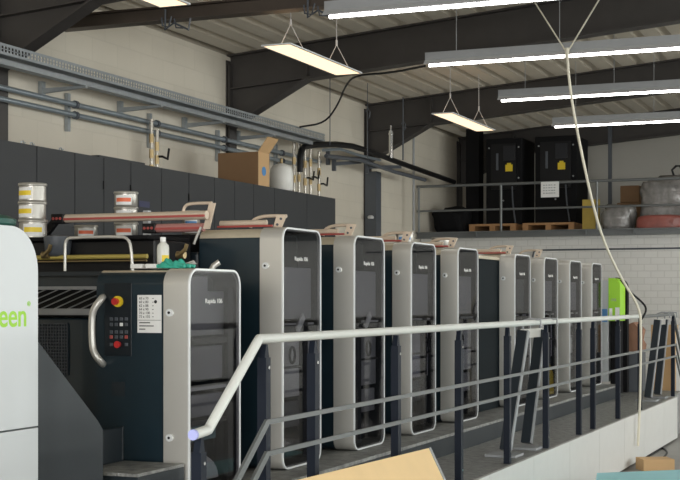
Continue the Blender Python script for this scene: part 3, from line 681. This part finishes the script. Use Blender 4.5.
# dark linking module in the gap
t = thing('dryer_module', 'dark ribbed cover panel filling the gap between fourth and fifth press towers', 'machine module')
MB().box(-6.35, SX-.01, 12.19, 12.80, .70, 2.02, .02).build('machine_body', 'navy2', t)
m = MB().box(SX+.01, -3.66, 12.16, 12.83, .69, 2.10)
m.build('cover', mat('matte_dark_cover', (.010, .015, .018), .8, spec=.15), t)
m = MB()
for k in range(9): m.box(SX+.03+k*.042, SX+.045+k*.042, 12.152, 12.16, 1.25, 2.05)
m.build('rib', 'dgrey', t)
MB().box(SX+.01, -3.64, 12.15, 12.83, 2.10, 2.13, .005).build('top_cover', 'beige', t)
# small cans on top of the towers
def ink_can(x, y, z, label, labmat='white', stripe='yellow', r=.083, h=.10, lang=None, grp='ink cans'):
    t = thing('ink_can', label, 'can', (x, y, z), grp)
    MB().lathe([(r*.93, 0), (r*.96, .003), (r*.96, h*.82), (r*.99, h*.84), (r*1.03, h*.86), (r*1.03, h*.95), (r*.99, h), (r*.95, h), (r*.93, h*.96)], (0, 0, 0)).build('body', 'tin', t, 40)
    if labmat:
        a0 = lang if lang is not None else math.atan2(-y, -x)
        span = .75
        rr = r*.965
        o = MB().grid(12, 1, lambda u, v: (rr*math.cos(a0-span+2*span*u), rr*math.sin(a0-span+2*span*u), h*(.10+.64*v))).build('paper_label', labmat, t)
        MB().grid(12, 1, lambda u, v: ((rr+.0008)*math.cos(a0-span*.9+1.8*span*u), (rr+.0008)*math.sin(a0-span*.9+1.8*span*u), h*(.30+.26*v))).build('label_stripe', stripe, o)
    return t
ink_can(-3.70, uy[2]+.42, TOPZ+.008, 'small tin with blue band on top of the third press tower', 'white', 'blue', .075, .085)
ink_can(-3.76, uy[3]+.34, TOPZ+.008, 'plain metal tin on top of the fourth press tower', None, None, .08, .09)

# ---------------------------------------------------------------- console (delivery end)
t = thing('control_console', 'low press console with keypad, emergency stop and silver framed smoked door', 'console', (0, 0, 0))
y0 = 6.39; CZ = 1.888
door_tower(t, y0, .60, .69, CZ, .09, 50, True, 9)
# front keypad wall details on the dark face
yf = y0+.012
MB().box(SX+.004, BX-.006, yf-.006, yf-.0005, .87, CZ-.085).build('front_panel', 'navy', t)
yk = yf-.006
a = at(140, 334, Y=yk)
MB().box(at(105, 334, Y=yk).x, at(132, 334, Y=yk).x, yk-.006, yk, at(118, 356, Y=yk).z, at(118, 283, Y=yk).z, .002).build('keypad_plate', mat('keypad_black', (.006, .011, .016), .35), t)
es = at(119, 301.5, Y=yk)
k = MB().cyl((es.x, yk-.018, es.z), (es.x, yk-.006, es.z), .030, seg=24).build('stop_ring', 'yellow', t, 40)
MB().cyl((es.x-.004, yk-.042, es.z), (es.x-.004, yk-.018, es.z), .019, .017, seg=20).build('stop_button', 'red', k, 40)
for r_ in range(5):
    for c_ in range(4):
        p = at(111.5+c_*5.0, [319, 324.5, 332, 337, 344.5][r_], Y=yk-.006)
        if r_ == 4 and c_ in (1, 2): continue
        m_ = 'white' if (r_, c_) == (1, 2) else ('redr' if (r_ == 3 and c_ in (0, 3)) else 'dgrey')
        MB().box(p.x-.010, p.x+.010, yk-.010, yk-.006, p.z-.009, p.z+.009, .002).build('key', m_, t)
p = at(118.5, 344.5, Y=yk-.006)
MB().cyl((p.x, yk-.024, p.z), (p.x, yk-.006, p.z), .019, .016, seg=18).build('red_button', 'red', t, 40)
MB().box(at(112, 340, Y=yk).x, at(125, 340, Y=yk).x, yk-.004, yk, at(118, 396, Y=yk).z, at(118, 382, Y=yk).z).build('hatch', 'navy2', t)
# notice with sizes
a = at(137.5, 295, Y=yk-.002); b = at(161.5, 333, Y=yk-.002)
o = MB().box(a.x, b.x, yk-.003, yk-.0005, b.z, a.z).build('notice_sheet', 'white', t)
W = b.x-a.x; Hh = a.z-b.z
rows = ['60 x 70', '60 x 80', '62 x 88', '64 x 90', '70 x 100', '72 x 102']
for k, s in enumerate(rows): text('notice_text', s, .019, (a.x+.010, yk-.0035, a.z-.024-k*.0195), R_MY, 'ink', o, 1.0, ext=.0003)
m = MB()
for k in range(6): m.box(a.x+W*.62, a.x+W*.68, yk-.0042, yk-.0034, a.z-.02-k*.0195, a.z-.017-k*.0195)
m.cyl((a.x+W*.76, yk-.0045, a.z-.036), (a.x+W*.76, yk-.0034, a.z-.036), .009, seg=14)
m.box(a.x+.004, b.x-.004, yk-.0042, yk-.0034, a.z-Hh*.67, a.z-Hh*.66)
for k, l in enumerate((.45, .6, .25)): m.box(a.x+.012, a.x+.012+W*l, yk-.0042, yk-.0034, a.z-Hh*(.745+.085*k), a.z-Hh*(.72+.085*k))
m.build('notice_marks', 'ink', o)
# grab handle
H = [at(103, 297, Y=yk), at(102, 298, Y=yk-.05), at(94, 308, Y=yk-.07), at(91.5, 318, Y=yk-.07), at(92, 346, Y=yk-.07), at(95, 355, Y=yk-.07), at(101, 362, Y=yk-.05), at(103, 364, Y=yk)]
MB().tube(H, .019, 14, smooth=2).build('grab_handle', 'silver', t, 60)
MB().prism(top_glint_strip(y0, .60, CZ, .09, 115), 'x', SX+.003, BX-.004).build('top_plate_or_glint', 'beige', t)  # warm highlight along the console top, painted as a beige strip
MB().tube([(-3.70, y0+.62, CZ-.06), (-3.70, y0+.64, CZ+.02), (-3.66, y0+.66, CZ+.05)], .017, 12, smooth=1).build('rear_handle', 'silver', t, 60)
# items on console
def on_console(px, py): return at(px, py, Z=CZ+.004)
bt = thing('plastic_bottle', 'milky plastic bottle with white cap and yellow label on the console', 'bottle', (-3.80, y0+.30, CZ+.005))
p = at(163, 262, Y=y0+.30); bt.location.x = p.x
MB().lathe([(.028, 0), (.033, .004), (.034, .02), (.034, .115), (.030, .132), (.016, .145), (.013, .15), (.013, .16)], (0, 0, 0)).build('body', 'bottle', bt, 40)
MB().lathe([(.0155, .150), (.016, .153), (.016, .172), (.0145, .175)], (0, 0, 0)).build('cap', 'white', bt, 40)
a0 = math.atan2(-(y0+.3), -p.x)+.5; MB().grid(8, 1, lambda u, v: (.0348*math.cos(a0-.7+1.4*u), .0348*math.sin(a0-.7+1.4*u), .025+.05*v)).build('yellow_label', 'yellow', bt)
# gloves
g = thing('rubber_gloves', 'crumpled teal rubber gloves lying on the console', 'gloves')
gx = at(173, 264, Y=y0+.16).x
def lump(cx, cy, cz, sx, sy, sz, seed, m):
    rnd = random.Random(seed); ph = [[rnd.uniform(2, 6) for _ in range(4)] for _ in range(5)]
    def fn(u, v):
        a = 2*PI*u; r = v
        x = math.cos(a)*r; y = math.sin(a)*r
        h = (1-r**3)*(.5+.5*abs(math.sin(ph[0][0]*x+ph[0][1]*y))+.3*math.sin(ph[1][0]*2*x+ph[1][1]))
        return (cx+sx*x*(1+.15*math.sin(3*a+seed)), cy+sy*y, cz+sz*max(h, 0)+.0005)
    return MB().grid(36, 10, fn)
b_ = lump(gx-.015, y0+.17, CZ+.004, .105, .05, .045, 1, 'teal').build('palm', 'teal', g, 80)
for k, (dx, dy) in enumerate(((.09, -.03), (.11, -.01), (.12, .015), (.10, .04), (-.10, -.02))):
    s = 1 if dx > 0 else -1
    MB().tube([(gx, y0+.17+dy*.4, CZ+.016), (gx+dx*.55, y0+.17+dy, CZ+.022), (gx+dx, y0+.165+dy*1.3, CZ+.014)], .0095, 8, smooth=2).build('finger', 'teal', g, 60)
tag(MB().grid(8, 4, lambda u, v: (at(172, 262, Y=y0+.24).x+.11*u, y0+.27+.06*v, CZ+.010+.03*u+.01*math.sin(6*v))).build('white_cloth', 'white'), 'white cloth tucked behind the teal gloves on the console', 'cloth')
for (pa, pb, lab) in ((131, 143, 'small white folded slip left of the bottle'), (146, 157, 'small white folded slip in front of the bottle')):
    xa = at(pa, 266, Y=y0+.14).x; xb = at(pb, 266, Y=y0+.14).x
    tag(MB().box(xa, xb, y0+.13, y0+.2, CZ+.004, CZ+.028, .004).build('paper_slip', 'white'), lab, 'paper', 'paper slips on the console')

# ---------------------------------------------------------------- pale delivery cover with lime lettering
t = thing('delivery_cover', 'large pale grey rounded machine cover with lime green lettering, at the left edge', 'machine cover')
ye_ = at(38, 300, X=GX).y; zt = 1.72+72/872*3.787
seam = 1.72-.55
pr = rrect(3.2, ye_, seam+.004, zt, .19, 10); pr = [(y, z) if z > seam+.2 else (y, z) for y, z in pr]
top = []
for k in range(11): a = math.radians(90*k/10); top.append((ye_-.19+.19*math.cos(a), zt-.19+.19*math.sin(a)))
for k in range(11): a = math.radians(90+90*k/10); top.append((3.2+.19+.19*math.cos(a), zt-.19+.19*math.sin(a)))
top += [(3.2, seam+.004), (ye_, seam+.004)]
MB().prism(top, 'x', -5.2, GX).build('upper_cover', 'cover', t, 25)
MB().box(-5.2, GX, 3.2, ye_, .69, seam-.004).build('lower_cover', 'cover', t)
p0 = at(27, 326, X=GX)
text('lettering', 'green', .138, (GX+.0005, p0.y, p0.z), R_PX, 'green', t, 1.0, 'RIGHT')
text('mark', '®', .03, (GX+.0005, p0.y+.002, p0.z+.085), R_PX, 'green', t, 1.0)
# round fitting lying on the pale cover
a = at(2, 226, X=-3.9)
tag(MB().lathe([(.10, 0), (.11, .01), (.11, .03), (.08, .045), (.05, .05)], (-3.62, 4.86, zt+.001)).build('green_tray', mat('bottle_green', (.02, .09, .07), .5), None, 40), 'dark green round tray lying on the pale machine cover', 'tray')

# stair-side panel and step beside console
t = thing('side_skirt', 'dark sloping skirt panel beside the pale machine cover', 'panel')
q = [(at(p, y, X=-3.62).y, at(p, y, X=-3.62).z) for p, y in ((38.5, 342), (98, 421), (103, 430))]
MB().prism([(ye_-.3, q[0][1]+.2), q[0], q[1], q[2], (q[2][0], .69), (ye_-.3, .69)], 'x', -3.66, -3.62).build('panel', 'navy2', t)
t = thing('access_step', 'grey tread step with dark riser in front of the console', 'step')
MB().box(-4.35, -3.515, 5.9, 6.37, .69, .845).build('riser', 'navy2', t)
MB().box(-4.35, -3.515, 5.9, 6.37, .847, .863).build('tread', 'tread', t)
tag(MB().box(at(103, 440, Y=6.15).x, at(118, 440, Y=6.3).x, 6.1, 6.34, .865, at(110, 427, Y=6.3).z, .006).build('pedal_box', 'navy2'), 'small dark box on the step beside the sloping skirt', 'box')

# delivery interior: grate, mesh box, black crown block, rollers
t = thing('delivery_section', 'black delivery section with slatted grate and mesh panel between cover and console', 'machine section')
MB().box(-6.35, SX-.02, 6.52, 6.9, .70, 1.62, .01).build('lower_box', 'navy', t)
m = MB(); 
xg0 = at(38, 330, Y=6.5).x; xg1 = at(66, 330, Y=6.5).x
for k in range(16): z = 1.585-k*.018; m.box(xg0-.2, xg1, 6.508, 6.518, z, z+.006)
for k in range(22): xx = xg0-.2+k*(xg1-xg0+.2)/21; m.box(xx, xx+.004, 6.506, 6.517, 1.30, 1.59)
m.build('mesh_panel', 'dgrey', t)
p00 = Vector((-6.2, 6.50, 1.655)); p10 = Vector((SX-.03, 6.50, 1.655)); dv = Vector((0, .38, .125))
quadslab(p00, p10, p10+dv, p00+dv, Vector((0, .003, -.012)), 'blackm', 'grate_bed', t)
m = MB(); x = -6.1
while x < SX-.15:
    m.bar(Vector((x, 6.505, 1.664)), Vector((x+.07, 6.505+.37, 1.664+.1217)), .006, .006); x += .088
m.build('grate_slat', 'grey', t)
MB().bar((-6.2, 6.875, 1.79), (SX-.03, 6.875, 1.79), .02, .02).build('grate_nosing', 'grey', t)
MB().bar((-6.2, 6.49, 1.655), (SX-.03, 6.49, 1.655), .03, .035).build('grate_nosing', 'grey', t)
MB().box(-6.35, SX-.02, 6.92, 7.05, .70, 1.885, .008).build('upper_panel', 'navy', t)
MB().box(-6.35, SX-.02, 7.06, 7.50, .70, 2.075, .01).build('crown_block', 'black', t)
MB().box(-6.3, SX-.03, 7.00, 7.50, 2.076, 2.10, .006).build('crown_edge', 'blackm', t)
a = at(45, 257, Y=6.98); b = at(187, 254.5, Y=6.98)
MB().cyl((-6.2, 6.99, 1.975), (SX-.03, 6.99, 1.975), .014, seg=16).build('yellow_roller', 'yellowroll', t, 40)
MB().cyl((-6.2, 6.985, 1.95), (SX-.03, 6.985, 1.95), .006, seg=10).build('thin_bar', 'brass', t, 40)
for px_ in (46, 181):
    p = at(px_, 255, Y=6.97); MB().cyl((p.x-.025, 6.97, p.z), (p.x+.025, 6.97, p.z), .022, seg=14).tube([(p.x, 6.95, p.z), (p.x+.05, 6.93, p.z+.03), (p.x+.06, 6.93, p.z+.06)], .012, 8).build('brass_coupling', 'brass', t, 40)
hp = [at(65, 271, Y=6.84), at(65, 246, Y=6.84), at(66.5, 239.5, Y=6.84), at(71, 237.5, Y=6.84), at(122, 236.5, Y=6.84), at(128, 239, Y=6.84), at(131, 246, Y=6.84), at(132.5, 271, Y=6.84)]
hp = [hp[0]]+hp[1:]
MB().tube(hp, .009, 10, smooth=1).build('loop_bar', 'silver', t, 60)
MB().box(-6.2, SX-.03, 6.83, 6.91, 1.86, 1.885).build('ledge', 'navy2', t)
p = at(56, 246, Y=7.0)
MB().lathe([(.05, 0), (.075, .02), (.085, .10), (.085, .12), (.07, .125)], (p.x, 7.02, 1.98)).build('ink_cup', 'dgrey', t, 50)
def wash_bar(xa, xb, y, z, m1, lab, y2=None):
    t = thing('wash_roller', lab, 'roller', group='rollers over the delivery')
    MB().cyl((xa+.09, y, z), (xb, y, z), .027, seg=16).build('roller', m1, t, 40)
    MB().box(xa+.09, xb, y-.033, y-.026, z-.012, z+.002).build('red_stripe', 'redr', t)
    MB().box(xa-.0, xa+.09, y-.035, y+.035, z-.03, z+.03, .004).build('end_block', 'black', t)
    m = MB()
    for k in range(3): m.cyl((xa+.018+k*.026, y-.040, z), (xa+.018+k*.026, y-.035, z), .009, seg=10)
    m.build('screw', 'redr', t)
    return t
yR = 7.38
xa = at(54, 217, Y=yR).x; xb = at(207, 214, Y=yR).x
t = wash_bar(xa, xb, yR, at(150, 216.5, Y=yR).z, 'pink', 'long pale pink roller with red stripe above the delivery, upper one')
MB().bar((xa+.03, yR+.0, 2.24), (xa-.06, yR-.05, 2.10), .045, .03, (0, 1, 0)).build('support_arm', 'black', t)
xa2 = at(144, 229, Y=yR+.07).x; xb2 = at(203, 226, Y=yR+.07).x
t = wash_bar(xa2, xb2, yR+.08, at(170, 228, Y=yR+.08).z, 'pinkred', 'shorter red roller just below the long pink roller')
# end bracket with loop
t = thing('roller_bracket', 'pale slanted end bracket holding the rollers at the first tower', 'bracket')
q = [at(p, y, Y=yR+.04) for p, y in ((203, 229), (209, 229), (215, 203), (209, 203))]
MB().prism([(v.x, v.z) for v in q], 'y', yR+.040, yR+.055).build('plate', 'pink', t)
MB().tube([at(183, 214, Y=yR+.1), at(184, 207, Y=yR+.1), at(189, 203.5, Y=yR+.1), at(212, 203, Y=yR+.1)], .010, 8, smooth=2).build('loop', 'pink', t, 60)
MB().tube([at(194, 244, Y=yR+.03), at(197, 236, Y=yR+.03), at(201, 227, Y=yR+.03)], .008, 8).build('stay', 'silver', t)

# cans on the crown
grp = 'ink cans on the press'
zc = 2.102
x1c = at(33, 220, Y=7.16).x
ink_can(x1c, 7.16, zc, 'ink can with yellow label, lowest of the stack of three at left', grp=grp, r=.088, h=.115)
ink_can(x1c-.004, 7.16, zc+.116, 'ink can with yellow label, middle of the stack of three at left', lang=math.atan2(-7.16, -x1c)-.75, grp=grp, r=.086, h=.111)
ink_can(x1c-.006, 7.165, zc+.228, 'ink can with yellow label, topmost of the stack of three at left', lang=math.atan2(-7.16, -x1c)-.8, grp=grp, r=.086, h=.111)
def mb(x): return x
tp = tag(MB().box(-5.9, -4.15, 7.60, 8.5, 2.022, 2.13, .005).build('ink_shelf', 'blackm'), 'low black shelf on the press carrying the middle ink cans', 'shelf')
x2c = at(126, 220, Y=7.85).x
for k, lb in enumerate(('ink can with red and white label, lowest of the middle stack, mostly hidden', 'ink can with red and white label, middle of the middle stack', 'ink can with red and white label, topmost of the middle stack')):
    ink_can(x2c, 7.85, 2.132+.1*k, lb, stripe='orange', grp=grp, r=.079, h=.099, lang=math.atan2(-7.85, -x2c)-.25)
x3c = at(86, 220, Y=7.85).x
ink_can(x3c, 7.85, 2.132, 'single ink can with orange-red label between the two stacks', labmat='white', stripe='orange', grp=grp, r=.079, h=.085)
x4c = at(191, 210, Y=7.8).x
ink_can(x4c, 7.80, 2.132, 'ink can behind the right end of the long pink roller', labmat='white', stripe='blue', grp=grp, r=.06, h=.16)
xt = at(147, 209, Y=7.8).x
tag(MB().box(xt-.02, xt+.02, 7.78, 7.82, 2.132, 2.30, .003).build('small_carton', 'lgrey'), 'small pale carton behind the long roller right of the can stack', 'carton')

# ---------------------------------------------------------------- feeder with green cover at far end
t = thing('green_feeder', 'grey feeder cover with lime green front at the far end of the press', 'machine')
fyy = 17.35
xl = at(603, 300, Y=fyy).x; xm = at(610, 300, Y=fyy).x; xr = at(620, 300, Y=fyy).x; xr2 = at(622, 300, Y=fyy).x
ztop = at(615, 278, Y=fyy).z; zg = at(615, 321, Y=fyy).z
def archpoly(x0, x1, z0, z1, r):
    o = [(x0, z0), (x1, z0)]
    for k in range(9): a = math.radians(90*k/8); o.append((x1-r+r*math.cos(a), z1-r+r*math.sin(a)))
    o.append((x0, z1)); return o
MB().prism(archpoly(xl-.15, xm-.022, .69, ztop-.03, .02), 'y', fyy+.02, fyy+.34).build('side_cover', 'cover', t)
MB().prism(archpoly(xm-.02, xr, zg, ztop, .10), 'y', fyy, fyy+.34).build('green_cover', 'green', t, 30)
MB().prism(archpoly(xm, xr2, .54, ztop+.01, .14), 'y', fyy+.345, fyy+.46).build('black_edge', 'blackm', t, 30)
MB().box(xm+.002, xr-.022, fyy+.02, fyy+.32, .54, zg-.002).build('lower_body', 'blackm', t)
MB().box(xm-.01, xm+.03, fyy-.004, fyy-.001, zg+.02, zg+.16).build('sticker', 'white', t)
MB().box(xr-.06, xr-.005, fyy-.004, fyy-.001, zg+.0, zg+.17).build('sticker', 'white', t)
text('lettering', '106', .05, ((xm+xr)/2-.02, fyy-.001, zg+.25), R_MY, 'grey', t, 1, 'CENTER')
MB().box(xl-.02, xl+.05, fyy+.012, fyy+.018, at(607, 322, Y=fyy).z, at(607, 309, Y=fyy).z).build('blue_notice', 'blue', t)
struct(MB().box(-6.4, -2.75, 17.27, 18.4, 0, .53).build('trim_far_platform', 'tread'))
a = at(634, 325, Y=18.2); b = at(643, 351, Y=18.2)
tag(MB().box(at(651, 330, Y=19.2).x, at(675, 330, Y=19.2).x, 19.2, 19.5, .0, at(660, 325, Y=19.2).z).build('large_carton', 'cardl'), 'tall light brown carton standing behind the far end of the railing', 'box')
m = MB().prism([(at(px, py, Y=18.3).x, at(px, py, Y=18.3).z) for px, py in ((631, 351), (631, 324), (636, 322), (643, 330), (641, 340), (644, 345), (643, 351))], 'y', 18.1, 18.5)
tag(m.build('brown_jacket', 'skin'), 'brown draped jacket beyond the green feeder', 'jacket')
tag(MB().box(at(631, 360, Y=18.3).x, at(645, 360, Y=18.3).x, 17.9, 18.35, .532, at(640, 352, Y=18.3).z-.0).build('pallet_stand', 'dgrey'), 'dark stand under the brown jacket behind the feeder', 'stand')
tag(MB().box(at(676, 330, Y=19.1).x, at(690, 330, Y=19.1).x, 19.1, 19.14, 0, at(675, 330, Y=19.1).z).build('white_board', 'white'), 'white board leaning by the tall light brown carton', 'board')

# yellow sack seen through fifth tower base
# ---------------------------------------------------------------- foreground floor items
a = at(597, 474, Z=.03); 
tag(MB().prism([(at(597, 473, Z=.30).x, at(597, 473, Z=.30).y), (at(720, 468, Z=.30).x, at(720, 468, Z=.30).y), (at(720, 520, Z=.30).x, at(720, 520, Z=.30).y), (at(590, 520, Z=.30).x, at(590, 520, Z=.30).y)], 'z', .0, .30).build('cyan_crate', 'cyan'), 'pale cyan covered crate at the bottom right corner', 'crate')
c_ = at(655, 464, Z=.06)
tag(MB().obox((c_.x, c_.y, .06), (.32, .25, .12), Matrix.Rotation(.5, 3, 'Z')).build('cardboard_piece', 'cardl'), 'small light cardboard box on the floor beyond the cyan crate', 'box')
pts = [(at(p, y, Z=.012)) for p, y in ((628, 462), (645, 458), (655, 452), (662, 447), (668, 452), (664, 457))]
tag(MB().tube(pts, .011, 8, smooth=2).build('floor_cable', 'black', None, 60), 'black cable curled on the floor near the side panels', 'cable')

# ---------------------------------------------------------------- light
def area(name, loc, rot, sx, sy, e, col):
    l = bpy.data.lights.new(name, 'AREA'); l.shape = 'RECTANGLE'; l.size = sx; l.size_y = sy; l.energy = e; l.color = col
    o = bpy.data.objects.new(name, l); C.objects.link(o); o.location = loc; o.rotation_euler = rot; return o
for i, (a, b) in enumerate(wins):
    area('daylight', (RX+.3, (a+b)/2, 2.4), (0, PI/2, 0), 2.5, b-a-.1, (190 if i < 4 else 330), (1, .985, .95))  # the last of these shines through the added window onto the brick wall
area('daylight_door', (0, Y0-.3, 2.1), (PI/2, 0, 0), 7.8, 4.1, 1050, (1, .985, .95))
w = bpy.data.worlds.new('World'); bpy.context.scene.world = w; w.use_nodes = True
bg = w.node_tree.nodes['Background']; bg.inputs[0].default_value = (.80, .88, 1, 1); bg.inputs[1].default_value = 1.0

cam = bpy.data.cameras.new('Camera'); cam.lens = 36*F/680; cam.sensor_width = 36; cam.shift_y = 60/680; cam.clip_end = 200
co = bpy.data.objects.new('Camera', cam); C.objects.link(co); co.location = (0, 0, EYE); co.rotation_euler = (PI/2, 0, TH)
S = bpy.context.scene; S.camera = co
S.view_settings.view_transform = 'Standard'; S.view_settings.look = 'None'; S.view_settings.gamma = 1; S.view_settings.exposure = 0.0
S.view_settings.use_curve_mapping = False
